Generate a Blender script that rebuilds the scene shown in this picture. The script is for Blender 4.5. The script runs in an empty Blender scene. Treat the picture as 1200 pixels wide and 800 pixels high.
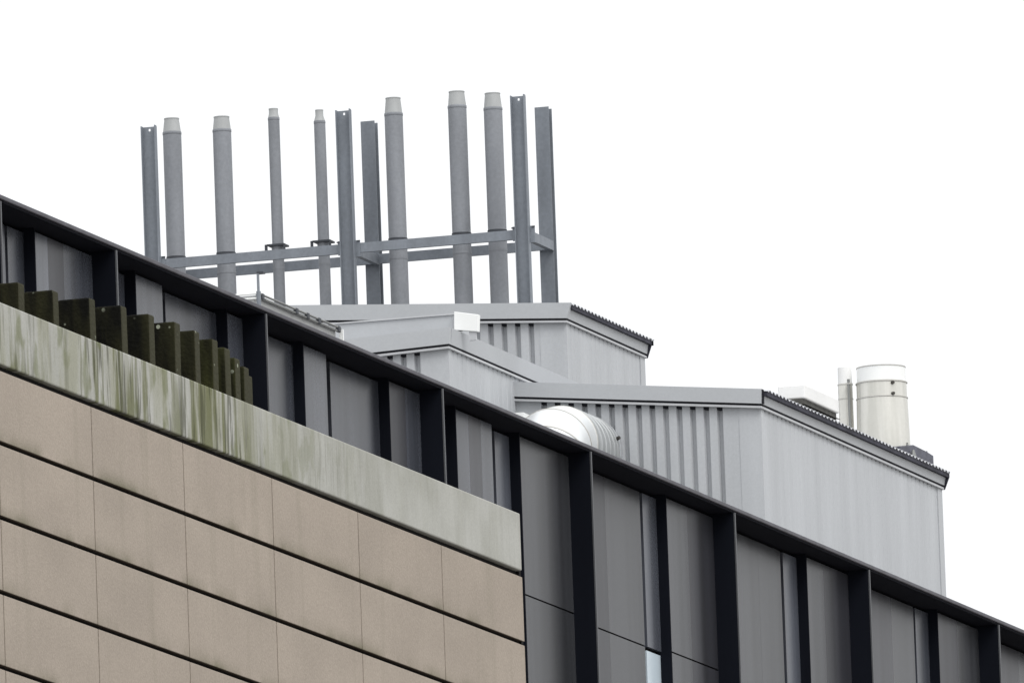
import bpy, bmesh, math, random
from mathutils import Vector, Matrix
random.seed(7)
sc = bpy.context.scene
COL = sc.collection
rad = math.radians

# ------------------------------------------------------------------ camera
# world axes: +X = outward from the long facades, +Y = along them (away from
# the camera), Z up.  The camera stands on the ground with a 600 mm lens.
FPX = 20000.0
PITCH, ROLL, AZ = rad(8.4256), rad(2.065), rad(16.911)
Fh = Vector((-math.sin(AZ), math.cos(AZ), 0)); Rh = Vector((math.cos(AZ), math.sin(AZ), 0))
Zv = Vector((0, 0, 1))
Fw = Fh*math.cos(PITCH) + Zv*math.sin(PITCH)
U0 = Zv*math.cos(PITCH) - Fh*math.sin(PITCH)
Up = U0*math.cos(ROLL) + Rh*math.sin(ROLL)
Rt = Rh*math.cos(ROLL) - U0*math.sin(ROLL)
CAM = Vector((0, 0, 1.6))
def ray(x, y):
    return (Fw + Rt*((x-600)/FPX) - Up*((y-400)/FPX)).normalized()
def at(x, y, D): return CAM + ray(x, y)*D
def on(i, x, y, v):
    d = ray(x, y); return CAM + d*((v-CAM[i])/d[i])
def ppm(P): return FPX/((Vector(P)-CAM).dot(Fw))       # pixels per metre there

cd = bpy.data.cameras.new('camera'); cam = bpy.data.objects.new('camera', cd); COL.objects.link(cam)
cd.sensor_width = 36; cd.lens = 36*FPX/1200; cd.clip_start = 1; cd.clip_end = 6000
M = Matrix((Rt, Up, -Fw)).transposed().to_4x4(); M.translation = CAM
cam.matrix_world = M
sc.camera = cam

# ------------------------------------------------------------------ materials
def mat(name, color, rough=.6, metal=0, spec=.4, var=.06, scale=(3, 3, 3), detail=4, bump=0, bscale=30,
        rnd=0, col2=None, lo=.35, hi=.65):
    m = bpy.data.materials.new(name); m.use_nodes = True
    nt = m.node_tree; N = nt.nodes; L = nt.links; b = N['Principled BSDF']
    b.inputs['Roughness'].default_value = rough; b.inputs['Metallic'].default_value = metal
    b.inputs['Specular IOR Level'].default_value = spec
    g = N.new('ShaderNodeNewGeometry'); mp = N.new('ShaderNodeMapping'); mp.inputs['Scale'].default_value = scale
    L.new(g.outputs['Position'], mp.inputs['Vector'])
    n = N.new('ShaderNodeTexNoise'); n.inputs['Scale'].default_value = 1; n.inputs['Detail'].default_value = detail
    L.new(mp.outputs[0], n.inputs['Vector'])
    r = N.new('ShaderNodeValToRGB'); e = r.color_ramp.elements
    c2 = col2 or tuple(min(1, c*(1+var)) for c in color); c1 = color if col2 else tuple(c*(1-var) for c in color)
    e[0].position = lo; e[1].position = hi
    e[0].color = (*c1, 1); e[1].color = (*c2, 1)
    L.new(n.outputs['Fac'], r.inputs['Fac'])
    out = r.outputs['Color']
    if rnd:
        oi = N.new('ShaderNodeObjectInfo'); hs = N.new('ShaderNodeHueSaturation')
        mr = N.new('ShaderNodeMapRange'); mr.inputs['To Min'].default_value = 1-rnd; mr.inputs['To Max'].default_value = 1+rnd
        L.new(oi.outputs['Random'], mr.inputs['Value']); L.new(mr.outputs[0], hs.inputs['Value'])
        L.new(out, hs.inputs['Color']); out = hs.outputs['Color']
    L.new(out, b.inputs['Base Color'])
    if bump:
        n2 = N.new('ShaderNodeTexNoise'); n2.inputs['Scale'].default_value = bscale; n2.inputs['Detail'].default_value = 3
        L.new(g.outputs['Position'], n2.inputs['Vector'])
        bp = N.new('ShaderNodeBump'); bp.inputs['Strength'].default_value = bump; bp.inputs['Distance'].default_value = .02
        L.new(n2.outputs['Fac'], bp.inputs['Height']); L.new(bp.outputs[0], b.inputs['Normal'])
    m['out'] = out.node.name
    return m
def grain(m, amount, scale):
    """fine speckle of the surface itself"""
    nt = m.node_tree; N = nt.nodes; L = nt.links; b = N['Principled BSDF']
    src = b.inputs['Base Color'].links[0].from_socket
    g = N.new('ShaderNodeNewGeometry'); n = N.new('ShaderNodeTexNoise'); n.inputs['Scale'].default_value = scale
    n.inputs['Detail'].default_value = 2
    L.new(g.outputs['Position'], n.inputs['Vector'])
    mr = N.new('ShaderNodeMapRange'); mr.inputs['From Min'].default_value = .3; mr.inputs['From Max'].default_value = .7
    mr.inputs['To Min'].default_value = 1-amount; mr.inputs['To Max'].default_value = 1+amount
    L.new(n.outputs['Fac'], mr.inputs['Value'])
    hs = N.new('ShaderNodeHueSaturation'); L.new(mr.outputs[0], hs.inputs['Value']); L.new(src, hs.inputs['Color'])
    L.new(hs.outputs[0], b.inputs['Base Color'])
    return m

STONE = grain(mat('stone', (.318, .274, .230), .85, spec=.2, var=.05, scale=(.8, .8, 1.6), rnd=.025, bump=.15, bscale=60), .085, 48)
JOINT = mat('sealant', (.10, .08, .064), .9, spec=.1)
BLACK = mat('dark_void', (.012, .011, .011), .9, spec=.1)
FIN = mat('fin_paint', (.0075, .0088, .0135), .8, spec=.05, var=.15, scale=(2, 2, .3))
FINEDGE = mat('fin_edge', (.085, .088, .095), .5)
PANEL = grain(mat('panel_grey', (.046, .050, .061), .27, spec=.29, var=.28, scale=(1, 3.5, .12), rnd=.07, bump=.05, bscale=.8), .10, 42)
PANELWARM = grain(mat('panel_warm_grey', (.038, .0395, .044), .27, spec=.205, var=.28, scale=(1, 3.5, .12), rnd=.06, bump=.05, bscale=.8), .10, 42)
PANELREFL = grain(mat('panel_reflection_dark', (.030, .0305, .036), .30, spec=.18, var=.28, scale=(1, 3.5, .12), rnd=.06), .10, 42)  # same cladding, with the dark reflection bands put into its colour
PANELPALE = grain(mat('panel_pale_grey', (.068, .074, .09), .27, spec=.36, var=.28, scale=(1, 3.5, .12), rnd=.05), .05, 40)
EAVE = grain(mat('eave_metal', (.060, .058, .070), .5, spec=.3, var=.2, scale=(4, 6, 6)), .08, 50)
SOFFIT = mat('soffit', (.012, .0125, .018), .8, spec=.06)
CLAD = grain(mat('white_cladding', (.425, .44, .458), .55, spec=.3, var=.06, scale=(2.5, 2.5, .22), bump=.04, bscale=1.5), .035, 38)
FASC = grain(mat('fascia_grey', (.41, .425, .442), .5, spec=.35, var=.03, scale=(1.5, 1.5, 1.5), bump=.04, bscale=1.2), .02, 32)
FLASH = mat('white_flashing', (.46, .47, .485), .5)
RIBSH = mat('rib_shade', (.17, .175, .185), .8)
GAP = mat('shadow_gap', (.02, .02, .025), .9, spec=.1)
ROOFD = mat('roof_edge', (.035, .035, .048), .7, spec=.2, var=.3, scale=(5, 5, 5))
ROOFL = mat('roof_sheet', (.42, .43, .45), .5)
GALV = grain(mat('galvanised', (.197, .216, .243), .6, metal=.15, var=.10, scale=(5, 5, 1.2), rnd=.07), .07, 26)
GALVD = mat('dark_bracket', (.055, .06, .07), .6, metal=.3)
FLUE = grain(mat('flue_grey', (.225, .236, .256), .65, metal=.05, var=.08, scale=(5, 5, 1), rnd=.05), .06, 28)
FLUETIP = mat('flue_tip', (.36, .37, .37), .6, metal=.1, var=.06, scale=(8, 8, 4))
WHITE = mat('white_paint', (.80, .81, .80), .4, var=.03, scale=(3, 3, 3))
HOOD = mat('hood_white', (.74, .74, .73), .5, var=.03)
DUCTG = mat('duct_grey_shaded', (.38, .395, .40), .42, metal=.2, spec=.5, var=.12, scale=(4, 16, 1.5))  # greyer than the elbow: shading and reflection put into the colour
DUCTW = mat('duct_white', (.62, .64, .648), .32, metal=.15, spec=.5, var=.04, scale=(3, 9, 3))
STEELW = grain(mat('stack_cream', (.56, .555, .51), .32, metal=.45, spec=.5, var=.08, scale=(8, 8, .5), col2=(.70, .69, .645)), .02, 30)  # vertical colour streaks stand in for reflections in the metal
BAND = mat('stack_band', (.50, .49, .46), .45, metal=.3)
BOLT = mat('bolt', (.06, .055, .05), .5, metal=.5)
SLAT = mat('louvre_dark', (.06, .058, .052), .7, var=.3, scale=(6, 14, 6))
DARKM = mat('machine_dark', (.07, .072, .095), .6, var=.3, scale=(7, 7, 7))
RAILM = mat('rail_steel', (.20, .205, .20), .5, metal=.3)
PALE = mat('pale_curb', (.52, .53, .525), .6, var=.05, scale=(2, 2, 2))
GLASS = mat('window_sky_reflection', (.50, .58, .64), .25, spec=.5, var=.03)  # reflected sky put into the pane's pale diffuse colour
CONC_ROOF = mat('roof_felt', (.19, .19, .19), .9)
ASPH = mat('asphalt', (.05, .05, .05), .9, var=.25, scale=(.4, .4, .4))
PAVE = mat('paving', (.30, .29, .275), .9, var=.15, scale=(1, 1, 1))

def stone_dirt(m):
    """algae and soot along the lower edge of each course, heavier in patches"""
    nt = m.node_tree; N = nt.nodes; L = nt.links; b = N['Principled BSDF']
    src = b.inputs['Base Color'].links[0].from_socket
    g = N.new('ShaderNodeNewGeometry'); sp = N.new('ShaderNodeSeparateXYZ'); L.new(g.outputs['Position'], sp.inputs[0])
    a = N.new('ShaderNodeMath'); a.operation = 'SUBTRACT'; L.new(sp.outputs[2], a.inputs[0]); a.inputs[1].default_value = 21.14 - 20*.595 + .036
    f = N.new('ShaderNodeMath'); f.operation = 'MODULO'; L.new(a.outputs[0], f.inputs[0]); f.inputs[1].default_value = .595
    e = N.new('ShaderNodeMapRange'); e.inputs['From Min'].default_value = 0; e.inputs['From Max'].default_value = .16
    e.inputs['To Min'].default_value = 1; e.inputs['To Max'].default_value = 0; L.new(f.outputs[0], e.inputs['Value'])
    p = N.new('ShaderNodeMath'); p.operation = 'POWER'; L.new(e.outputs[0], p.inputs[0]); p.inputs[1].default_value = 2.2
    def nz(scale, lo, hi):
        mp = N.new('ShaderNodeMapping'); mp.inputs['Scale'].default_value = scale; L.new(g.outputs['Position'], mp.inputs['Vector'])
        n = N.new('ShaderNodeTexNoise'); n.inputs['Scale'].default_value = 1; n.inputs['Detail'].default_value = 5; L.new(mp.outputs[0], n.inputs['Vector'])
        q = N.new('ShaderNodeMapRange'); q.inputs['From Min'].default_value = lo; q.inputs['From Max'].default_value = hi; L.new(n.outputs['Fac'], q.inputs['Value']); return q.outputs[0]
    m1 = N.new('ShaderNodeMath'); m1.operation = 'MULTIPLY'; L.new(p.outputs[0], m1.inputs[0]); L.new(nz((1, 1.6, .9), .42, .68), m1.inputs[1])
    m2 = N.new('ShaderNodeMath'); m2.operation = 'MULTIPLY'; m2.use_clamp = True; L.new(m1.outputs[0], m2.inputs[0]); m2.inputs[1].default_value = .75
    x = N.new('ShaderNodeMix'); x.data_type = 'RGBA'; L.new(m2.outputs[0], x.inputs[0]); L.new(src, x.inputs[6]); x.inputs[7].default_value = (.10, .098, .055, 1)
    # broad runs and a slow drift of tone over the wall
    w2 = N.new('ShaderNodeMath'); w2.operation = 'MULTIPLY'; L.new(nz((1, 4.5, .35), .56, .75), w2.inputs[0]); w2.inputs[1].default_value = .28
    y = N.new('ShaderNodeMix'); y.data_type = 'RGBA'; L.new(w2.outputs[0], y.inputs[0]); L.new(x.outputs[2], y.inputs[6]); y.inputs[7].default_value = (.20, .185, .14, 1)
    L.new(y.outputs[2], b.inputs['Base Color'])
stone_dirt(STONE)

def coping_material():
    m = bpy.data.materials.new('algae_concrete'); m.use_nodes = True
    nt = m.node_tree; N = nt.nodes; L = nt.links; b = N['Principled BSDF']
    b.inputs['Roughness'].default_value = .9; b.inputs['Specular IOR Level'].default_value = .15
    g = N.new('ShaderNodeNewGeometry')
    def noise(scale, det, ro=.5, dist=0):
        mp = N.new('ShaderNodeMapping'); mp.inputs['Scale'].default_value = scale
        L.new(g.outputs['Position'], mp.inputs['Vector'])
        n = N.new('ShaderNodeTexNoise'); n.inputs['Scale'].default_value = 1; n.inputs['Detail'].default_value = det
        n.inputs['Roughness'].default_value = ro; n.inputs['Distortion'].default_value = dist
        L.new(mp.outputs[0], n.inputs['Vector']); return n.outputs['Fac']
    def rng(v, a, b_, c, d, smooth=True):
        r = N.new('ShaderNodeMapRange'); r.interpolation_type = 'SMOOTHSTEP' if smooth else 'LINEAR'
        for k, q in zip(('From Min', 'From Max', 'To Min', 'To Max'), (a, b_, c, d)): r.inputs[k].default_value = q
        L.new(v, r.inputs['Value']); return r.outputs[0]
    def mth(op, a, c):
        q = N.new('ShaderNodeMath'); q.operation = op; q.use_clamp = True
        for i, v in enumerate((a, c)):
            if isinstance(v, (int, float)): q.inputs[i].default_value = v
            else: L.new(v, q.inputs[i])
        return q.outputs[0]
    def mix(f, a, c):
        q = N.new('ShaderNodeMix'); q.data_type = 'RGBA'
        L.new(f, q.inputs[0]) if not isinstance(f, float) else None
        for s, v in ((6, a), (7, c)):
            if isinstance(v, tuple): q.inputs[s].default_value = (*v, 1)
            else: L.new(v, q.inputs[s])
        return q.outputs[2]
    sep = N.new('ShaderNodeSeparateXYZ'); L.new(g.outputs['Position'], sep.inputs[0])
    # growth along the parapet: thick towards the near end, almost none at the corner
    along = rng(sep.outputs[1], 131.0, 135.4, 1.0, .10)
    broad = rng(noise((1, .8, .5), 3), .36, .56, .30, 1)
    base = mix(rng(noise((2, 2.2, 1.5), 4), .3, .7, 0, 1), (.325, .325, .295), (.395, .395, .370))
    wash = mth('MULTIPLY', mth('MULTIPLY', rng(noise((1, 2.6, .45), 3), .44, .66, 0, 1), along), .55)
    c = mix(wash, base, (.225, .226, .15))
    st = mth('MULTIPLY', mth('MULTIPLY', rng(noise((1, 6.0, .62), 5, .6, .3), .47, .60, 0, 1), broad), along)
    c = mix(mth('MULTIPLY', st, .78), c, (.105, .112, .042))
    st2 = mth('MULTIPLY', mth('MULTIPLY', rng(noise((1, 13, 1.1), 4, .55, .2), .52, .63, 0, 1), broad), along)
    c = mix(mth('MULTIPLY', st2, .7), c, (.050, .052, .028))
    patch = mth('MULTIPLY', rng(noise((1, 3.4, 2.2), 3), .58, .68, 0, .55), along)
    c = mix(patch, c, (.125, .138, .058))
    fine = rng(noise((60, 60, 60), 2), .3, .7, .93, 1.06, False)
    hs = N.new('ShaderNodeHueSaturation'); L.new(fine, hs.inputs['Value']); L.new(c, hs.inputs['Color'])
    L.new(hs.outputs[0], b.inputs['Base Color'])
    return m
COPING = coping_material()

def moss_material(c1=(.0055, .0055, .0045), c2=(.024, .0235, .0115)):
    m = mat('mossy_timber', c1, .95, spec=.08, col2=c2, scale=(7, 7, 1.3), detail=6, lo=.38, hi=.68)
    nt = m.node_tree; N = nt.nodes; L = nt.links; b = N['Principled BSDF']
    src = b.inputs['Base Color'].links[0].from_socket
    g = N.new('ShaderNodeNewGeometry')
    # the outward narrow edges are paler than the broad faces
    sp = N.new('ShaderNodeSeparateXYZ'); L.new(g.outputs['Normal'], sp.inputs[0])
    ms = N.new('ShaderNodeMapRange'); ms.inputs['From Min'].default_value = .5; ms.inputs['To Max'].default_value = .8
    L.new(sp.outputs[0], ms.inputs['Value'])
    mx0 = N.new('ShaderNodeMix'); mx0.data_type = 'RGBA'; L.new(ms.outputs[0], mx0.inputs[0]); L.new(src, mx0.inputs[6])
    mx0.inputs[7].default_value = (.055, .054, .036, 1)
    v = N.new('ShaderNodeTexVoronoi'); v.inputs['Scale'].default_value = 9
    L.new(g.outputs['Position'], v.inputs['Vector'])
    r = N.new('ShaderNodeMapRange'); r.inputs['From Min'].default_value = .13; r.inputs['From Max'].default_value = .17
    r.inputs['To Min'].default_value = .85; r.inputs['To Max'].default_value = 0
    L.new(v.outputs['Distance'], r.inputs['Value'])
    # only a few of the lichen spots
    n = N.new('ShaderNodeTexNoise'); n.inputs['Scale'].default_value = 2.2; L.new(g.outputs['Position'], n.inputs['Vector'])
    r2 = N.new('ShaderNodeMapRange'); r2.inputs['From Min'].default_value = .56; r2.inputs['From Max'].default_value = .62
    L.new(n.outputs['Fac'], r2.inputs['Value'])
    mu = N.new('ShaderNodeMath'); mu.operation = 'MULTIPLY'; L.new(r.outputs[0], mu.inputs[0]); L.new(r2.outputs[0], mu.inputs[1])
    mx = N.new('ShaderNodeMix'); mx.data_type = 'RGBA'; L.new(mu.outputs[0], mx.inputs[0]); L.new(mx0.outputs[2], mx.inputs[6])
    mx.inputs[7].default_value = (.30, .32, .25, 1)
    L.new(mx.outputs[2], b.inputs['Base Color'])
    n2 = N.new('ShaderNodeTexNoise'); n2.inputs['Scale'].default_value = 35; L.new(g.outputs['Position'], n2.inputs['Vector'])
    bp = N.new('ShaderNodeBump'); bp.inputs['Strength'].default_value = .5; bp.inputs['Distance'].default_value = .02
    L.new(n2.outputs['Fac'], bp.inputs['Height']); L.new(bp.outputs[0], b.inputs['Normal'])
    return m
MOSS = moss_material()
MOSS2 = moss_material((.012, .012, .006), (.040, .042, .016))

# ------------------------------------------------------------------ building tools
def thing(name, label, cat, loc, group=None):
    o = bpy.data.objects.new(name, None); COL.objects.link(o); o.location = loc; o.empty_display_size = .3
    o['label'] = label; o['category'] = cat
    if group: o['group'] = group
    return o
def wloc(o):
    v = Vector(o.location)
    while o.parent: o = o.parent; v += Vector(o.location)
    return v
class MB:
    def __init__(s): s.v = []; s.f = []
    def add(s, vs, fs):
        k = len(s.v); s.v += [tuple(p) for p in vs]; s.f += [tuple(i+k for i in q) for q in fs]; return s
    def box(s, x0, x1, y0, y1, z0, z1):
        x0, x1 = sorted((x0, x1)); y0, y1 = sorted((y0, y1)); z0, z1 = sorted((z0, z1))
        return s.add([(x0, y0, z0), (x1, y0, z0), (x1, y1, z0), (x0, y1, z0), (x0, y0, z1), (x1, y0, z1), (x1, y1, z1), (x0, y1, z1)],
                     [(0, 3, 2, 1), (4, 5, 6, 7), (0, 1, 5, 4), (1, 2, 6, 5), (2, 3, 7, 6), (3, 0, 4, 7)])
    def prism(s, poly, d):                       # polygon (3D points) swept by vector d
        n = len(poly); d = Vector(d)
        vs = [Vector(p) for p in poly] + [Vector(p)+d for p in poly]
        return s.add(vs, [tuple(range(n-1, -1, -1)), tuple(range(n, 2*n))] + [(i, (i+1) % n, n+(i+1) % n, n+i) for i in range(n)])
    def bar(s, a, b, r, n=10):                   # round bar
        return s.rings([(Vector(a), r), (Vector(b), r)], n)
    def rings(s, cr, n=24, caps=True):           # rings along a straight axis
        a = (cr[-1][0]-cr[0][0]).normalized(); t = Vector((1, 0, 0)) if abs(a.x) < .9 else Vector((0, 1, 0))
        e1 = a.cross(t).normalized(); e2 = a.cross(e1)
        vs = []; fs = []
        for c, r in cr:
            vs += [Vector(c)+e1*(r*math.cos(2*math.pi*i/n))+e2*(r*math.sin(2*math.pi*i/n)) for i in range(n)]
        for k in range(len(cr)-1):
            fs += [(k*n+i, k*n+(i+1) % n, (k+1)*n+(i+1) % n, (k+1)*n+i) for i in range(n)]
        if caps: fs += [tuple(range(n-1, -1, -1)), tuple(range((len(cr)-1)*n, len(cr)*n))]
        return s.add(vs, fs)
    def sweep(s, items, n=40, caps=True):        # items: (centre, direction in the YZ plane, radius); ring's first axis is X
        vs = []; fs = []
        for c, d, r in items:
            e1 = Vector((1, 0, 0)); e2 = e1.cross(Vector(d).normalized())
            vs += [Vector(c)+e1*(r*math.cos(2*math.pi*i/n))+e2*(r*math.sin(2*math.pi*i/n)) for i in range(n)]
        for k in range(len(items)-1):
            fs += [(k*n+i, k*n+(i+1) % n, (k+1)*n+(i+1) % n, (k+1)*n+i) for i in range(n)]
        if caps: fs += [tuple(range(n-1, -1, -1)), tuple(range((len(items)-1)*n, len(items)*n))]
        return s.add(vs, fs)
    def build(s, name, m, parent=None, smooth=False, bevel=0, **props):
        off = wloc(parent) if parent else Vector((0, 0, 0))
        me = bpy.data.meshes.new(name)
        if not parent:                           # origin at the base of a one-mesh thing
            xs = [p[0] for p in s.v]; ys = [p[1] for p in s.v]; zs = [p[2] for p in s.v]
            off = Vector(((min(xs)+max(xs))/2, (min(ys)+max(ys))/2, min(zs)))
        me.from_pydata([Vector(p)-off for p in s.v], [], s.f)
        bm = bmesh.new(); bm.from_mesh(me); bmesh.ops.recalc_face_normals(bm, faces=bm.faces); bm.to_mesh(me); bm.free()
        me.materials.append(m)
        o = bpy.data.objects.new(name, me); COL.objects.link(o)
        if parent: o.parent = parent
        else: o.location = off
        if smooth:
            for p in me.polygons: p.use_smooth = len(p.vertices) == 4
            me.set_sharp_from_angle(angle=rad(40))
        if bevel:
            b = o.modifiers.new('bevel', 'BEVEL'); b.width = bevel; b.segments = 2; b.limit_method = 'ANGLE'
        for k, v in props.items(): o[k] = v
        return o

# ------------------------------------------------------------------ ground
def sheet(name, x0, x1, y0, y1, z, m):
    MB().add([(x0, y0, z), (x1, y0, z), (x1, y1, z), (x0, y1, z)], [(0, 1, 2, 3)]).build(name, m, None, kind='structure')
sheet('ground', -2500, 2500, -2500, 2500, 0, PAVE)
sheet('road', -38, -30, -400, 600, .004, ASPH)

# ------------------------------------------------------------------ stone clad wing (near, left)
xb = at(300, 600, 140).x
xd = at(600, 487, 165).x
J0, JW = 125.506, 2.3289
YE = J0 + 6*JW                                    # right hand corner
YL = J0 - 4*JW
ZC1, ZC0 = 21.695, 21.195                         # coping
ZR, RP, RG = 21.14, .595, .036
wing = thing('stone_clad_building', 'beige stone clad block in the near left corner with green streaked coping', 'building', ((xb+xd)/2, (YL+YE)/2, 0))
MB().box(xb-.32, xb, YL, YE, ZC0, ZC1).build('coping', COPING, wing, bevel=.012, label='pale concrete coping streaked with green algae')
MB().box(xd+.5, xb-.33, YL, YE-.04, ZR-9*RP-2, 20.85).build('flat_roof', CONC_ROOF, wing)
MB().box(xb-.30, xb-.055, YL, YE-.012, ZR-9*RP-.1, ZC0-.002).build('backing_wall', BLACK, wing)
MB().box(xd+.45, xb-.004, YL, YE-.004, 0, ZR-9*RP-.1).build('lower_wall', STONE, wing)
for r in range(9):
    z1 = ZR - r*RP; z0 = z1 - RP + RG
    MB().box(xb-.054, xb-.012, YL, YE-.01, z0+.004, z1-.004).build('joint_backing', JOINT, wing)
    for c in range(-4, 6):
        y0 = J0 + c*JW; w = .011
        MB().box(xb-.011, xb, y0+w, y0+JW-(w if c < 5 else 0), z0, z1).build('stone_panel', STONE, wing, bevel=.004)
MB().box(xb-.42, xb-.03, YE+.002, YE+.06, 0, ZC1-.03).build('edge_trim', BLACK, wing)

# mossy upright boards on the wing's roof behind the coping, in a shallow arc
H = (ZC1) + .53
BL = ['mossy dark board cut off by the left edge of the photo, nearest of the row',
      'second mossy board from the left edge, one pale lichen dot near its top right',
      'third mossy board from the left edge, left of the first wide black fin',
      'fourth mossy board from the left edge, standing before the first wide black fin',
      'fifth mossy board from the left edge, right of the first black fin behind it',
      'sixth mossy board from the left edge, middle of the arc behind the coping',
      'seventh mossy board from the left edge, before a thin black joint in the grey wall',
      'eighth mossy board from the left edge, a greener and narrower looking one',
      'ninth mossy board from the left edge, fourth from the far right end of the row',
      'third mossy board from the far right end of the row, beside a black return',
      'second last mossy board at the far right end of the row, only a sliver showing',
      'farthest mossy board at the right end of the row, the thinnest sliver']
for i, (x, y) in enumerate([(28, 333), (70, 342), (113, 351), (150, 360), (181, 370), (210, 379), (234.5, 389), (255, 399), (271, 409), (282, 421), (291, 431), (296, 441)]):
    P = on(2, x, y, H + random.uniform(-.004, .004)); w, t = .275, .145
    b = MB(); nz = 8
    o = b.box(P.x-w, P.x, P.y-t, P.y, 20.85, P.z).build('mossy_board', MOSS2 if i in (7, 8, 9, 10) else MOSS, None, bevel=.016, label=BL[i], category='board', group='mossy boards standing behind the coping')
    o.rotation_euler = (rad(random.uniform(-.25, .25)), rad(random.uniform(-.5, .5)), rad(random.uniform(-2, 2)))

# ------------------------------------------------------------------ dark clad building
OUT = .337
ZE = on(0, 600, 486.5, xd+OUT).z + .033
Y0, Y1 = 122.0, 194.0
dark = thing('dark_clad_building', 'long dark grey panel clad building with black fins under a thin eave', 'building', (xd-15, (Y0+Y1)/2, 0))
ZS = ZE - .045                                    # soffit height
MB().box(xd-32, xd-.06, Y0, Y1, 0, ZS-.10).build('core_wall', BLACK, dark)
MB().box(xd-32, xd-.4, Y0, Y1, ZS-.098, ZS-.05).build('flat_roof', CONC_ROOF, dark)
MB().box(xd-.35, xd+OUT-.02, Y0, Y1, ZS-.012, ZS+.004).build('soffit', SOFFIT, dark)
MB().box(xd-.40, xd+OUT+.004, Y0, Y1, ZS+.005, ZE).build('eave_cap', EAVE, dark, bevel=.008)
ZJ = on(0, 640, 706, xd+.1).z                     # level of the horizontal joint
def yy(x, y, off): return on(0, x, y, xd+off).y
S = .105
# every bay: (pixel from, pixel to, offset out from the wall, material); measured at picture height py
bays = [
 (330, 137.5, [(-38, 7, 0, PANEL), (10, 29, 0, PANEL), (44, 57, S, PANELPALE), (57, 75, S, PANELREFL), (75, 107, S, PANEL)], (29, 107)),
 (340, 311, [(138, 146, 0, PANELPALE), (159, 190, S, PANEL), (193, 250, 0, PANEL), (262, 283, S, PANEL)], (146, 252)),
 (450, 518.5, [(309, 344, 0, PANEL), (356, 383, S, PANEL), (387, 443, 0, PANEL), (455, 474, S, PANELREFL), (474, 491, S, PANEL)], (344, 443)),
 (530, 692.5, [(517, 523, 0, PANELPALE), (536, 550, S, PANEL), (550, 564, S, PANELREFL), (564, 577, S, PANEL), (580, 597, 0, PANELPALE), (610, 665, S, PANELWARM)], (523, 597)),
 (600, 861, [(693, 709, 0, PANELREFL), (709, 750, 0, PANELWARM), (753, 769, 0, PANELPALE), (781, 805, S, PANELWARM), (805, 834, S, PANELREFL)], (769,)),
 (650, 1018, [(862, 888, 0, PANELWARM), (888, 914, 0, PANELWARM), (917, 933, 0, PANELPALE), (943, 964, S, PANELWARM), (964, 990, S, PANELREFL)], (933,)),
 (715, 1170, [(1019, 1044, 0, PANELREFL), (1044, 1070, 0, PANELWARM), (1072, 1087, 0, PANELPALE), (1097, 1120, S, PANELREFL), (1120, 1145, S, PANELWARM)], (1087,)),
]
def panel(ya, yb, off, m, win=False):
    ya += .0015; yb -= .001
    MB().box(xd+off-.04, xd+off, ya, yb, ZJ+.008, ZS-.05).build('cladding_panel', m, dark)  # panels stop short so a black gap adds to the eave's shade
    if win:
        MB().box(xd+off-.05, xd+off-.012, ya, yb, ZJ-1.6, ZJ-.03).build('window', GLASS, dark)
        MB().box(xd+off-.04, xd+off, ya, yb, ZJ-3.6, ZJ-1.62).build('cladding_panel', m, dark)
    else:
        MB().box(xd+off-.04, xd+off, ya, yb, ZJ-3.6, ZJ-.008).build('cladding_panel', m, dark)
def fin(yf):
    f = MB().box(xd-.02, xd+OUT-.016, yf, yf+.03, ZJ-3.6, ZS-.014).build('fin', FIN, dark)
    MB().box(xd+OUT-.014, xd+OUT, yf+.001, yf+.027, ZJ-3.6, ZS-.014).build('edge_strip', FINEDGE, f)
def bay(segs, steps, yf):
    """segs: (ya, yb, off, m, win) in metres along the wall; steps: y of each outward return"""
    for s in segs: panel(*s)
    for ys in steps:
        MB().box(xd-.05, xd+S-.002, ys, ys+.012, ZJ-3.6, ZS-.014).build('return_panel', FIN, dark)
    fin(yf)
template = None
for k, (py, fx, segs, steps) in enumerate(bays):
    yf = yy(fx, py, OUT)
    st = [yy(x, py, 0) for x in steps]
    out = []
    for i, (a, b, off, m) in enumerate(segs):
        ya, yb = yy(a, py, off), yy(b, py, off)
        if off > 0 and (i == 0 or segs[i-1][2] == 0):   # begins right at its return
            ya = min(st, key=lambda q: abs(q-ya)) + .012
        if i == len(segs)-1: yb = yf
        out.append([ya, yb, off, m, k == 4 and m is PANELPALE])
    for i in range(len(out)-1):                   # butt neighbouring panels; keep the deep joints
        gap = .075 if segs[i+1][2] < segs[i][2] or (segs[i+1][0]-segs[i][1] in (2, 3, 4)) else None
        if segs[i][2] == 0 and segs[i+1][2] > 0:
            out[i][1] = min(st, key=lambda q: abs(q-out[i][1]))
        elif gap is None: out[i+1][0] = out[i][1]
    if k: out[0][0] = prev + .034
    bay([tuple(q) for q in out], st, yf)
    if k == 0: first = (out, st, yf)
    prev = yf; last = (out, st, yf)
# the wall goes on outside the picture
o, st, yf = last; d = bays[-1]; per = last[2] - yy(1018, 650, OUT)
for k in range(1, 4):
    bay([(a+per*k, b+per*k, off, m, False) for a, b, off, m, w in o], [q+per*k for q in st], yf+per*k)
o, st, yf = first
MB().box(xd-.06, xd-.002, Y0, o[0][0]-.01, ZJ-3.6, ZS-.014).build('end_panel', PANEL, dark)
fin(o[0][0]-.03)
MB().box(xd-.05, xd+.004, Y0, Y1, 0, ZJ-3.62).build('lower_cladding', PANEL, dark)
ROOF = ZS - .05

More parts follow.
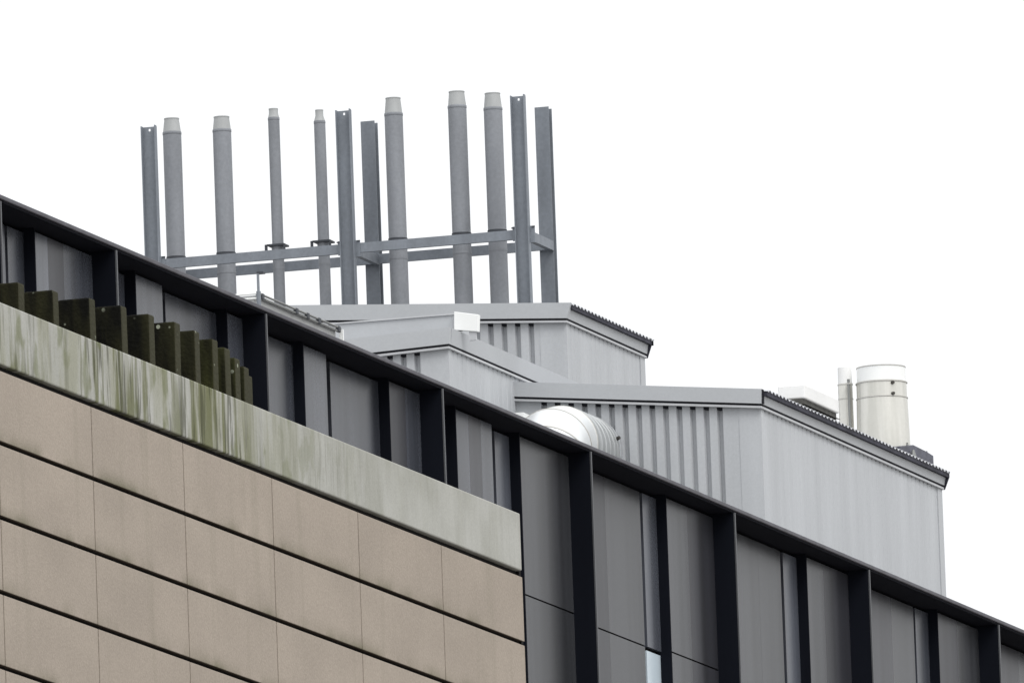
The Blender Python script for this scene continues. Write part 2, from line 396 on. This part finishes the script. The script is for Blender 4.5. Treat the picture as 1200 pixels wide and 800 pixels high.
# ------------------------------------------------------------------ plant rooms on the roof
def ribbed(mb, a0, a1, ztop, zbot, centres, gw, depth, put):
    """vertical trapezoid ribs; put(a, d, z) -> point, d = depth behind the face"""
    prof = [(a0, 0)]
    for c in sorted(centres):
        if c-gw/2 <= a0 or c+gw/2 >= a1: continue
        s = min(.014, gw*.22)
        prof += [(c-gw/2, 0), (c-gw/2+s, depth), (c+gw/2-s, depth), (c+gw/2, 0)]
    prof.append((a1, 0))
    n = len(prof)
    vs = [put(a, d, zbot) for a, d in prof] + [put(a, d, ztop(a)) for a, d in prof]
    mb.add(vs, [(i, i+1, n+i+1, n+i) for i in range(n-1)])
    return mb
def plant_room(label, Xc, Yc, Yf, Xl, zc, a, cent, corner_w, roofed=True, fh=.155, lean=.05, far_trim=True, mitre=1):
    """Xc, Yc: the corner nearest the camera; Xl: other end of the end wall; Yf: far end of the long wall;
    zc: fascia foot height at the corner; a: roof fall per metre of X."""
    zb = lambda x: zc + a*(x-Xc)
    zb0 = ROOF
    t = thing('plant_room', label, 'plant room', ((Xc+Xl)/2, (Yc+Yf)/2, zb0))
    P = .1555
    # walls
    e = MB(); ribbed(e, Xl, Xc-corner_w, lambda x: zb(x)-.01, zb0, cent, .064, .055, lambda q, d, z: (q, Yc+d, z)); e.build('end_wall', CLAD, t)
    l = MB(); cs = [Yc+.16+P*i for i in range(int((Yf-Yc)/P)+1)]
    ribbed(l, Yc+.08, Yf-.18, lambda y: zc-.01, zb0, cs, .045, .0045, lambda q, d, z: (Xc-d, q, z)); l.build('side_wall', CLAD, t)
    c = MB(); c.prism([(Xl, Yc+.06, zb0), (Xc-.04, Yc+.06, zb0), (Xc-.04, Yc+.06, zb(Xc)-.02), (Xl, Yc+.06, zb(Xl)-.02)], (0, Yf-Yc-.07, 0)); c.build('wall_core', CLAD, t)
    k = MB(); k.prism([(Xc-corner_w, Yc-.006, zb0), (Xc+.006, Yc-.006, zb0), (Xc+.006, Yc+.085, zb0), (Xc-.002, Yc+.085, zb0), (Xc-.002, Yc+.002, zb0), (Xc-corner_w, Yc+.002, zb0)], (0, 0, zc-.012-zb0))
    k.build('corner_trim', CLAD, t)
    if far_trim:
        MB().box(Xc-.12, Xc+.010, Yf-.18, Yf, zb0, zc-.012).build('corner_trim', FASC, t)
    xe = Xc + .035                                # foot of the long fascia
    # end side: fascia, gap, flashing, dark strip for rib top shade
    f = MB(); f.prism([(Xl, Yc-.075, zb(Xl)), (xe, Yc-.075, zb(Xc)), (xe+lean*mitre, Yc-.075, zb(Xc+lean*mitre)+fh), (Xl, Yc-.075, zb(Xl)+fh)], (0, .06, 0)); f.build('fascia', FASC, t)
    g = MB(); g.prism([(Xl, Yc-.058, zb(Xl)-.022), (xe-.012, Yc-.058, zb(Xc)-.022), (xe-.012, Yc-.058, zb(Xc)-.001), (Xl, Yc-.058, zb(Xl)-.001)], (0, .05, 0)); g.build('shadow_gap', GAP, t)
    g = MB(); g.prism([(Xl, Yc-.062, zb(Xl)-.045), (xe-.006, Yc-.062, zb(Xc)-.045), (xe-.006, Yc-.062, zb(Xc)-.023), (Xl, Yc-.062, zb(Xl)-.023)], (0, .052, 0)); g.build('flashing', FLASH, t)
    g = MB(); g.prism([(Xl, Yc+.006, zb(Xl)-.068), (Xc-corner_w-.01, Yc+.006, zb(Xc-corner_w)-.068), (Xc-corner_w-.01, Yc+.006, zb(Xc-corner_w)-.03), (Xl, Yc+.006, zb(Xl)-.03)], (0, .05, 0)); g.build('rib_top_shade', GAP, t)  # dark strip stands in for shade at the groove tops
    # long side
    zt = zc + fh + a*lean
    yb = Yf + .01
    f = MB()
    if roofed:
        top = zt - .062; xt = xe + lean*.35
    else:
        top = zt; xt = xe + .02
    f.prism([(xe, Yc-.012, zc), (xt, Yc-.012, top), (xt-.03, Yc-.012, top), (xe-.04, Yc-.012, zc)], (0, yb-Yc+.012, 0)); f.build('fascia', FASC, t)
    MB().box(Xc-.02, xe-.010, Yc-.004, yb-.01, zc-.023, zc-.001).build('shadow_gap', GAP, t)
    MB().box(Xc-.02, xe-.004, Yc-.008, yb-.006, zc-.045, zc-.024).build('flashing', FLASH, t)
    g = MB()
    for y in cs: 
        if y < Yf-.24: g.box(Xc-.011, Xc+.003, y-.022, y+.022, zc-.054, zc-.046)
    g.build('rib_top_shade', RIBSH, t)  # grey dashes stand in for shade below the flashing
    if roofed and mitre < .5: MB().box(xe+lean*mitre+.001, xe+lean*mitre+.008, Yc-.077, Yc-.014, zc, zc+fh-.004).build('end_joint', GAP, t)
    # roof
    xtip = xe + lean
    ztop = lambda x: zc + fh + a*(x-Xc-.035)
    if roofed:
        ya, ye = Yc-.03, Yf+.02
        prof = []; y = ya; RPT = .13
        while y < ye-.02:
            prof += [(y, -.019), (y+.045, -.019), (y+.062, 0), (y+.108, 0)]; y += RPT
        prof.append((ye, -.019))
        n = len(prof); m = MB()
        for dz in (0, -.006):
            m.v += [(xtip+.012, q, ztop(xtip)+d+dz) for q, d in prof] + [(Xl, q, ztop(Xl)+d+dz) for q, d in prof]
        for i in range(n-1):
            m.f += [(i, i+1, n+i+1, n+i), (2*n+i, 3*n+i, 3*n+i+1, 2*n+i+1), (i, 2*n+i, 2*n+i+1, i+1)]
        m.build('roof', ROOFL, t)
        m = MB(); zl = ztop(xtip)-.066
        for x in (xtip+.002, xe+lean*.3):
            m.v += [(x, q, ztop(x)+d-.008) for q, d in prof] + [(x, q, zl) for q, d in prof]
        for i in range(n-1):
            m.f += [(i, i+1, n+i+1, n+i), (2*n+i, 3*n+i, 3*n+i+1, 2*n+i+1), (n+i, n+i+1, 3*n+i+1, 3*n+i)]
        m.f += [(0, n, 3*n, 2*n), (n-1, 3*n-1, 4*n-1, 2*n-1)]
        m.build('eave_shade_strip', ROOFD, t)  # dark strip stands in for the shade beneath the roof sheet
        # closing plate at the far end of the eave
        e = MB(); e.prism([(xe-.05, yb, zc-.045), (xe, yb, zc-.045), (xtip+.006, yb, ztop(xtip)-.06), (xtip+.006, yb, ztop(xtip)), (xe-.05, yb, ztop(xe)-.005)], (0, .02, 0)); e.build('end_cap', ROOFD, t)
    else:
        r = MB(); r.prism([(Xl, Yc-.01, ztop(Xl)-.05), (xt-.03, Yc-.01, ztop(xt)-.05), (xt-.03, Yc-.01, ztop(xt)-.02), (Xl, Yc-.01, ztop(Xl)-.02)], (0, yb-Yc, 0)); r.build('roof', ROOFL, t)
    return t

# big one, right
cb = at(891, 474, 178); XB, YB = cb.x, cb.y
aB = -.106
YBf = on(0, 1103, 574, XB).y
XBl = on(1, 603, 466, YB).x
cent = [on(1, x, 540, YB).x for x in [640+15.82*i for i in range(14)]]
big = plant_room('large pale ribbed plant room at the right with a long sloping side wall', XB, YB, YBf, XBl, cb.z, aB, cent, .235, mitre=.12)
# middle one: its long wall runs into the big one's end wall
XM = on(1, 605, 470, YB).x
cm = on(0, 525, 404, XM); YM = cm.y
l = on(1, 430, 415, YM); aM = (cm.z-l.z)/(cm.x-l.x)
XMl = on(1, 330, 420, YM).x
cent = [on(1, 489-15.9*i, 425, YM).x for i in range(14)]
YMf = on(0, 690, 470, XM).y
mid = plant_room('small pale plant room in the middle, low and partly hidden by the dark eave', XM, YM, YMf, XMl, cm.z, aM, cent, .30, roofed=False, fh=.17, far_trim=False, lean=.012)
# rear one
cr = at(663, 374, 187); XR, YR = cr.x, cr.y
l = on(1, 565, 374.8, YR); aR = (cr.z-l.z)/(cr.x-l.x)
YRf = on(0, 754.5, 412, XR).y
XRl = on(1, 338, 374, YR).x
cent = [on(1, 623-15.8*i, 400, YR).x for i in range(17)]
rear = plant_room('tall pale plant room at the back below the row of flues', XR, YR, YRf, XRl, cr.z, aR, cent, .30, fh=.172)

# level duct casing on the middle room and its white end box
YD = YM + .35
p0, p1, p2 = on(1, 383, 380, YD), on(1, 531, 366.5, YD), on(1, 531, 388, YD)
zt, zl = (p0.z+p1.z)/2, p2.z
t = thing('roof_duct', 'long grey box duct lying level on the middle plant room roof', 'duct', ((p0.x+p1.x)/2, YD+.3, zl-.03))
MB().box(p0.x, p1.x, YD, YD+.6, zl-.015, zt-.016).build('casing', FASC, t)
MB().box(p0.x-.01, p1.x+.01, YD-.018, YD+.61, zt-.015, zt).build('lid_flange', FLASH, t)
MB().box(p0.x, on(1, 486, 389, YD).x, YD-.006, YD+.3, zl-.03, zl-.016).build('shadow_gap', GAP, t)  # dark strip stands in for the shadow under the duct
YW = YD - .06
q = [on(1, *p, YW) for p in ((532, 386.5), (560, 388.5), (560.5, 368.5), (532, 365))]
t = thing('white_box', 'bright white metal box hung on the right end of the grey roof duct', 'vent box', (q[0].x+.12, YW+.15, q[0].z-.08))
MB().prism(q, (0, .07, 0)).build('box_shell', WHITE, t, bevel=.006)
a, b = on(1, 536, 390, YW), on(1, 558, 396.5, YW)
MB().box(q[0].x+.03, q[1].x-.01, YW+.01, YW+.06, q[0].z-.012, q[0].z+.01).build('bottom_lip', GAP, t)
MB().box(on(1, 549, 390, YW).x, on(1, 557, 390, YW).x, YW+.02, YW+.06, on(1, 555, 398, YW).z, q[0].z-.013).build('outlet_spout', FLASH, t)

# ------------------------------------------------------------------ white elbow duct on the big room's end wall
c0 = on(1, 684, 533, YB); R = 44/ppm(c0)/.957
t = thing('elbow_duct', 'fat round white segmented elbow duct coming out of the ribbed wall', 'duct', (c0.x, YB-1.3, ROOF))
LST, RB = .84, .62
MB().sweep([((c0.x, YB-.036, c0.z), (0, -1, 0), R), ((c0.x, YB-LST, c0.z), (0, -1, 0), R)], caps=False).build('straight_section', DUCTG, t, smooth=True)
NG = 4; cen = Vector((c0.x, YB-LST, c0.z-RB)); items = []
for i in range(NG+1):
    th = (math.pi/2)*i/NG
    items.append((cen+Vector((0, -RB*math.sin(th), RB*math.cos(th))), (0, -math.cos(th), -math.sin(th)), R))
for i in range(NG):
    MB().sweep([items[i], items[i+1]], caps=False).build('elbow_gore', DUCTW, t, smooth=True)
MB().sweep([items[-1], ((c0.x, items[-1][0].y, ROOF), (0, 0, -1), R)], caps=False).build('riser', DUCTW, t, smooth=True)
def seam(c, d, wd, h, m=DUCTW):
    d = Vector(d).normalized(); c = Vector(c)
    MB().sweep([(c-d*wd, d, R-.004), (c-d*wd*.6, d, R+h), (c+d*wd*.6, d, R+h), (c+d*wd, d, R-.004)], caps=False).build('seam_ring', m, t, smooth=True)
for it in items: seam(it[0], it[1], .011, .005, BAND)
for q_ in (.10, .22, .36, .52, .67): seam((c0.x, YB-q_, c0.z), (0, -1, 0), .03, .007, DUCTG)
MB().sweep([((c0.x, YB-.05, c0.z), (0, -1, 0), R+.012), ((c0.x, YB-.007, c0.z), (0, -1, 0), R+.012)], caps=True).build('wall_collar', CLAD, t, smooth=True)
bx = on(1, 727, 522, YB-.3)
MB().rings([(Vector((c0.x+R*.93, YB-.09, c0.z+R*.30)), .02), (Vector((c0.x+R*1.05, YB-.115, c0.z+R*.34)), .02)], 8).build('bolt', BOLT, t)
pz = on(1, 620, 489, YB-.6)
MB().box(pz.x-.12, pz.x+.06, YB-1.0, YB-.3, pz.z-.05, pz.z+.0).build('bracket_flange', WHITE, t)

# ------------------------------------------------------------------ flue frame
YF = at(606, 300, 192).y
SC = ppm(at(606, 300, 192))
DY = 29.2/(.2909*SC)                              # front to back row
fr = thing('flue_support_frame', 'blue grey galvanised steel frame of tall posts and rails holding the flues', 'steel frame', (on(1, 402, 300, YF).x, YF+DY/2, ROOF))
def front_post(px, py, wpx, y):
    p = on(1, px, py, y); h = wpx/SC/.957/2; z1 = p.z
    m = MB(); hz = z1-.036; hh = .019; w = .012   # web with a bolt hole near its top
    m.box(p.x-h, p.x-w, y, y+.010, ROOF, z1-.004).box(p.x+w, p.x+h, y, y+.010, ROOF, z1-.004)
    m.box(p.x-w, p.x+w, y, y+.010, ROOF, hz-hh).box(p.x-w, p.x+w, y, y+.010, hz+hh*.5, z1-.004)
    m.box(p.x-h, p.x-h+.010, y-.065, y-.0005, ROOF, z1).box(p.x+h-.010, p.x+h, y-.065, y-.0005, ROOF, z1+.006)
    return m.build('post', GALV, fr), p, h
def back_post(px, py, wpx, y):
    p = on(1, px, py, y); h = wpx/SC/.957/2; z1 = p.z
    m = MB(); m.box(p.x-h, p.x+h, y, y+.010, ROOF, z1)
    m.box(p.x-h, p.x-h+.010, y+.0105, y+.125, ROOF, z1).box(p.x-h+.0105, p.x+h, y+.113, y+.125, ROOF, z1-.01)
    return m.build('post', GALV, fr), p, h
P1 = front_post(175, 148.5, 17, YF); P2 = front_post(403, 129.5, 17, YF); P3 = front_post(607.5, 112.5, 16.3, YF)
B2 = back_post(430.5, 142, 16.5, YF+DY); B3 = back_post(634.5, 125.5, 16.5, YF+DY)
bp = P1[1] + Vector((0, DY, 0))
m = MB(); hh = P1[2]; zl_ = on(1, 210, 318, YF+DY).z
m.box(bp.x-hh, bp.x+hh, YF+DY, YF+DY+.01, ROOF, zl_); m.build('post', GALV, fr)
zr1 = on(1, 500, 277.8, YF).z; zr0 = on(1, 500, 289, YF).z
def rail(y, x0, x1, s):
    m = MB(); m.box(x0, x1, y, y+.008, zr0, zr1); m.box(x0, x1, y+.0085, y+.05, zr1-.008, zr1); m.box(x0, x1, y+.0085, y+.05, zr0, zr0+.008)
    return m.build('rail', GALV, fr)
xl, xr = P1[1].x, P3[1].x
rail(YF+.0105, xl, xr, 1); rail(YF+DY-.055, xl, xr, 1)
for p in (P1[1], P2[1], P3[1]):                   # cross members front to back, with plates
    m = MB(); m.box(p.x+.055, p.x+.063, YF+.062, YF+DY-.002, zr0-.01, zr1-.01); m.box(p.x+.0, p.x+.0545, YF+.062, YF+DY-.002, zr0-.01, zr0-.002)
    m.build('cross_member', GALV, fr)
    MB().box(p.x-.125, p.x-.082, YF-.004, YF+.009, zr0-.02, zr1+.035).build('gusset_plate', GALV, fr)
    MB().box(p.x+.082, p.x+.135, YF-.004, YF+.009, zr0-.05, zr1+.03).build('gusset_plate', GALV, fr)
    for dx in (-.118, .122): MB().box(p.x+dx-.018, p.x+dx+.018, YF-.012, YF-.0045, zr1+.012, zr1+.028).build('bolt', GALVD, fr)

# flues
FL = [(201, 139, 155, 22, 17.6, 'wide grey flue next to the leftmost steel post', 0),
      (259.5, 137, 152, 22, 18.2, 'wide grey flue standing alone between the far left pair and the slim flues', 0),
      (320.3, 127.5, 138, 13.6, 11, 'slim grey flue with dark clamp, the left one of two slim flues', 1),
      (374, 129, 142, 13.6, 9.6, 'slim grey flue with dark clamp, just left of the middle steel posts', 1),
      (460.5, 115, 133, 21.7, 17.5, 'wide grey flue just right of the two middle steel posts', 0),
      (535, 107.5, 124, 22, 18.3, 'wide grey flue left of a close pair, highest top in the photo', 0),
      (577, 109.5, 126.5, 22, 18, 'wide grey flue right beside the right hand steel posts', 0)]
YP = YF + DY*.5
for px, yt, ys, w, tw, lab, slim in FL:
    a, b = on(1, px, yt, YP), on(1, px, ys, YP); r = w/2/SC; tr = tw/2/SC; x = a.x; zb_, zt_ = b.z, a.z
    t = thing('flue_pipe', lab, 'flue', (x, YP, ROOF), 'flues held in the steel frame')
    V = lambda z: Vector((x, YP, z))
    MB().rings([(V(ROOF), r), (V(zb_-.035), r)], 28).build('tube', FLUE, t, smooth=True)
    MB().rings([(V(zb_-.034), r*1.0), (V(zb_-.03), r*1.03), (V(zb_-.006), r*1.03), (V(zb_), r*1.0)], 28).build('joint_ring', FLUE, t, smooth=True)
    cz = zb_ + (zt_-zb_)*(.45 if slim else .9)
    m = MB().rings([(V(zb_+.001), r*.97), (V(cz), tr), (V(zt_-.012), tr), (V(zt_-.0115), tr*1.04), (V(zt_), tr*1.04), (V(zt_), tr*.9), (V(zt_-.10), tr*.88)], 28); m.build('cone_tip', FLUETIP, t, smooth=True)
    # clamp at rail level
    if slim:
        MB().box(x-r*1.55, x+r*1.55, YP-.10, YP+.10, zr1+.11, zr1+.13).box(x-r*1.9, x-r*1.5, YP-.11, YP-.08, zr1+.05, zr1+.125).box(x+r*1.5, x+r*1.75, YP-.11, YP-.08, zr1+.06, zr1+.125).build('clamp', GALVD, t)
        MB().rings([(V(zr1-.01), r*1.12), (V(zr1+.109), r*1.12)], 24).build('collar', FLUE, t, smooth=True)
    else:
        MB().rings([(V(zr1+.055), r*1.06), (V(zr1+.088), r*1.06)], 28).build('clamp', GALVD, t, smooth=True)
    MB().rings([(V(zr0-.045), r*1.03), (V(zr0-.02), r*1.03)], 28).build('strap', FLUE, t, smooth=True)

# ------------------------------------------------------------------ stacks and boxes on the big room's roof
def roofz(x, fh=.155): return cb.z + fh + aB*(x-XB-.055)
YS = at(1032, 480, 184).y
c = on(1, 1032.2, 430, YS); k = 1/ppm(c)
t = thing('exhaust_stack', 'fat cream steel exhaust stack with two strap bands on the right roof', 'exhaust stack', (c.x, YS, roofz(c.x)-.06))
V = lambda z: Vector((c.x+.0, YS, z))
r0 = 29.0*k/1.0; zt_ = on(1, 1032, 431, YS).z
zB1 = on(1, 1032, 449.5, YS).z; zB2 = on(1, 1032, 467.5, YS).z; zg = roofz(c.x)-.06
m = MB().rings([(V(zg), r0*1.10), (V(zB2-.012), r0*1.035), (V(zB2-.011), r0*1.02), (V(zB1), r0*1.02)], 48, caps=False); m.build('lower_section', STEELW, t, smooth=True)
m = MB().rings([(V(zB1), r0*.995), (V(zt_), r0*.985), (V(zt_), r0*.955), (V(zt_-.35), r0*.95)], 48, caps=True); m.build('upper_section', WHITE, t, smooth=True)
for z in (zB1, zB2):
    MB().rings([(V(z-.010), r0*1.03), (V(z-.006), r0*1.055), (V(z+.006), r0*1.055), (V(z+.010), r0*1.0)], 48, caps=False).build('strap_band', BAND, t, smooth=True)
MB().rings([(V(zt_-.008), r0*.984), (V(zt_-.007), r0*1.005), (V(zt_+.003), r0*1.005), (V(zt_+.003), r0*.957)], 48, caps=False).build('rim', BAND, t, smooth=True)
dirv = Vector((.66, -.75, 0))
for z in (zB1-.028, zB2+.022):
    q_ = V(z)+dirv*(r0*1.01); MB().rings([(q_, .020), (q_+dirv*.03, .016)], 10).build('bolt', BOLT, t)
c2 = on(1, 990, 440, YS); k = 1/ppm(c2)
zg = roofz(c2.x)-.05; zt_ = on(1, 990, 431, YS).z; r1 = 8.6*k
t = thing('small_exhaust_stack', 'slender white exhaust stack touching the left side of the fat cream stack', 'exhaust stack', (c2.x, YS, zg))
V = lambda z: Vector((c2.x, YS, z))
zq = on(1, 990, 451, YS).z
MB().rings([(V(zg), r1*1.02), (V(zq), r1)], 32).build('lower_section', STEELW, t, smooth=True)
MB().rings([(V(zq+.001), r1*.97), (V(zt_), r1*.95), (V(zt_), r1*.9), (V(zt_-.2), r1*.88)], 32).build('upper_section', HOOD, t, smooth=True)
for z in (zq, on(1, 990, 468, YS).z): MB().rings([(V(z-.009), r1*1.0), (V(z-.006), r1*1.06), (V(z+.006), r1*1.06), (V(z+.009), r1*.96)], 32, caps=False).build('strap_band', BAND, t, smooth=True)
sx = on(1, 996.5, 450, YS-.10)
t = thing('drain_pipe', 'thin grey pipe standing in the gap between the two exhaust stacks', 'pipe', (sx.x, YS-.17, zg-.02))
MB().bar((sx.x, YS-.17, zg-.02), (sx.x, YS-.17, on(1, 996, 444, YS-.17).z), .016, 12).build('pipe_length', RAILM, t, smooth=True)
MB().box(sx.x-.028, sx.x+.028, YS-.185, YS-.10, zq-.02, zq-.005).build('pipe_clip', BAND, t)

# low white roof hood with a dark louvre under it
xh = XB - .12
h0 = on(0, 943, 449.5, xh); h1 = on(0, 983, 466, xh); hb = on(0, 944, 466.5, xh)
zt_ = h0.z; zm = hb.z
t = thing('roof_hood', 'low white box hood with a dark louvre strip on the right roof edge', 'roof vent', (xh-.15, (h0.y+h1.y)/2, roofz(xh)-.05))
MB().box(xh-.30, xh, h0.y, h1.y, zm, zt_).build('hood', HOOD, t, bevel=.015)
l0 = on(0, 932, 470, xh).y; l1 = on(0, 976, 486, xh).y
MB().box(xh-.26, xh-.03, h0.y-.02, h1.y-.02, roofz(xh)-.04, zm-.001).build('kerb', SLAT, t)
m = MB()
for i in range(3):
    z = roofz(xh) + .015 + (zm-.02-roofz(xh))*i/3
    m.prism([(xh-.029, h0.y-.02, z), (xh+.012, h0.y-.02, z-.012), (xh+.012, h0.y-.02, z-.006), (xh-.029, h0.y-.02, z+.012)], (0, h1.y-h0.y, 0))
m.build('louvre', SLAT, t)
# dark fan casing near the right end of the roof
xf = XB - .05
f0 = on(0, 1055, 522.5, xf); f1 = on(0, 1071, 521, xf); f2 = on(0, 1086, 528.5, xf); f3 = on(0, 1094, 533.5, xf); 
g_ = roofz(xf) - .05
t = thing('roof_fan', 'small dark fan casing with thin rods beyond the fat cream stack', 'roof fan', (xf-.15, (f0.y+f3.y)/2, g_))
zz = lambda p: p.z
MB().prism([(xf, f0.y, g_), (xf, f3.y, g_), (xf, f3.y, f3.z), (xf, f2.y, f2.z), (xf, f1.y, f1.z), (xf, f0.y, f0.z)], (-.3, 0, 0)).build('casing', DARKM, t, bevel=.01)
a = on(0, 1068.5, 518, xf); MB().bar((xf-.05, a.y, f1.z-.1), (xf-.05, a.y, a.z), .009, 8).rings([(Vector((xf-.05, a.y, a.z-.03)), .013), (Vector((xf-.05, a.y, a.z)), .006)], 8).build('rod', RAILM, t)
for px, py in ((1085, 526.5), (1091, 528)):
    a = on(0, px, py, xf); MB().bar((xf-.05, a.y, f3.z-.05), (xf-.05, a.y, a.z), .010, 8).build('rod', DARKM, t)
a = on(0, 1069, 527, xf+.02)
MB().rings([(Vector((xf+.03, a.y, g_+.02)), .05), (Vector((xf+.03, a.y, a.z)), .015)], 14).build('cone', RAILM, t, smooth=True)

# ------------------------------------------------------------------ handrail on the roof edge
xr_ = at(350, 372, 162.5).x
A = on(0, 303, 344, xr_); B = on(0, 399, 384.5, xr_)
zb_ = ROOF
t = thing('roof_parapet', 'low pale grey parapet strip under the pipe handrail at the dark eave', 'parapet', (xr_-.1, (A.y+B.y)/2, zb_))
za = min(A.z, B.z) - .022
MB().box(xr_-.20, xr_-.045, A.y+.02, B.y-.02, zb_, za).build('upstand', PALE, t)
MB().box(xr_-.215, xr_-.035, A.y+.02, B.y-.02, za+.001, za+.010).build('capping', FLASH, t)
t = thing('handrail', 'double pipe handrail with dark couplings running along the dark eave', 'handrail', (xr_, (A.y+B.y)/2, zb_))
ztr = (A.z+B.z)/2
MB().bar((xr_, A.y, ztr), (xr_, B.y, ztr), .011, 10).build('rail', RAILM, t, smooth=True)
MB().bar((xr_, A.y+.2, ztr-.036), (xr_, B.y-.12, ztr-.036), .009, 10).build('rail', RAILM, t, smooth=True)
MB().box(xr_-.03, xr_-.022, A.y, B.y, ztr-.033, ztr-.008).build('toe_strip', FLASH, t)
for px, py in ((307, 345.5), (347, 363), (360, 369.5), (373.5, 374), (396.5, 384)):
    c = on(0, px, py, xr_); MB().box(xr_-.016, xr_+.016, c.y-.035, c.y+.035, ztr-.046, ztr+.012).build('coupling', GALVD, t, bevel=.006)
a = on(0, 302.8, 321, xr_)
MB().bar((xr_, A.y, zb_), (xr_, A.y, a.z), .013, 10).build('post', GALV, t, smooth=True)
MB().bar((xr_, A.y, zb_), (xr_, A.y, ztr+.02), .022, 10).build('post_sleeve', GALV, t, smooth=True)
MB().box(xr_-.01, xr_+.055, A.y-.01, A.y+.06, a.z, a.z+.018).build('hook', GALVD, t)
MB().box(xr_-.015, xr_+.022, B.y, B.y+.03, zb_, ztr-.01).build('post', WHITE, t)
a = on(1, 271, 341, A.y); b = on(1, 301, 344.5, A.y)
MB().bar((a.x-.2, A.y, ztr), (xr_, A.y, ztr), .010, 8).bar((a.x-.2, A.y, ztr-.045), (xr_, A.y, ztr-.045), .010, 8).build('return_rail', WHITE, t, smooth=True)

# ------------------------------------------------------------------ sky and sun (bright overcast)
w = bpy.data.worlds.new('World'); sc.world = w; w.use_nodes = True
nt = w.node_tree; N = nt.nodes; L = nt.links; bg = N['Background']
SUN = Vector((.52, -.42, .75)).normalized()
sky = N.new('ShaderNodeTexSky'); sky.sky_type = 'NISHITA'; sky.sun_disc = False
sky.sun_elevation = math.asin(SUN.z); sky.sun_rotation = math.atan2(SUN.x, SUN.y)
sky.dust_density = 5; sky.air_density = 1
hs = N.new('ShaderNodeHueSaturation'); hs.inputs['Saturation'].default_value = .2
L.new(sky.outputs[0], hs.inputs['Color'])
tc = N.new('ShaderNodeTexCoord'); sp = N.new('ShaderNodeSeparateXYZ'); L.new(tc.outputs['Generated'], sp.inputs[0])
mr = N.new('ShaderNodeMapRange'); mr.inputs['From Min'].default_value = 0; mr.inputs['From Max'].default_value = 1
mr.inputs['To Min'].default_value = 10.4; mr.inputs['To Max'].default_value = 19
L.new(sp.outputs[2], mr.inputs['Value'])
cl = N.new('ShaderNodeVectorMath'); cl.operation = 'SCALE'; cl.inputs[0].default_value = (.985, .995, 1.01)
L.new(mr.outputs[0], cl.inputs['Scale'])
mx = N.new('ShaderNodeMix'); mx.data_type = 'RGBA'; mx.inputs[0].default_value = .88
L.new(hs.outputs[0], mx.inputs[6]); L.new(cl.outputs[0], mx.inputs[7])
L.new(mx.outputs[2], bg.inputs['Color']); bg.inputs['Strength'].default_value = .1
sd = bpy.data.lights.new('sun', 'SUN'); sd.energy = 1.5; sd.angle = rad(28); sd.color = (1, .98, .95)
so = bpy.data.objects.new('sun', sd); COL.objects.link(so); so.rotation_euler = SUN.to_track_quat('Z', 'Y').to_euler(); so.location = (0, 0, 80)

sc.view_settings.view_transform = 'Standard'; sc.view_settings.look = 'None'
sc.view_settings.exposure = 0; sc.view_settings.gamma = 1; sc.view_settings.use_curve_mapping = False
sc.cycles.max_bounces = 6
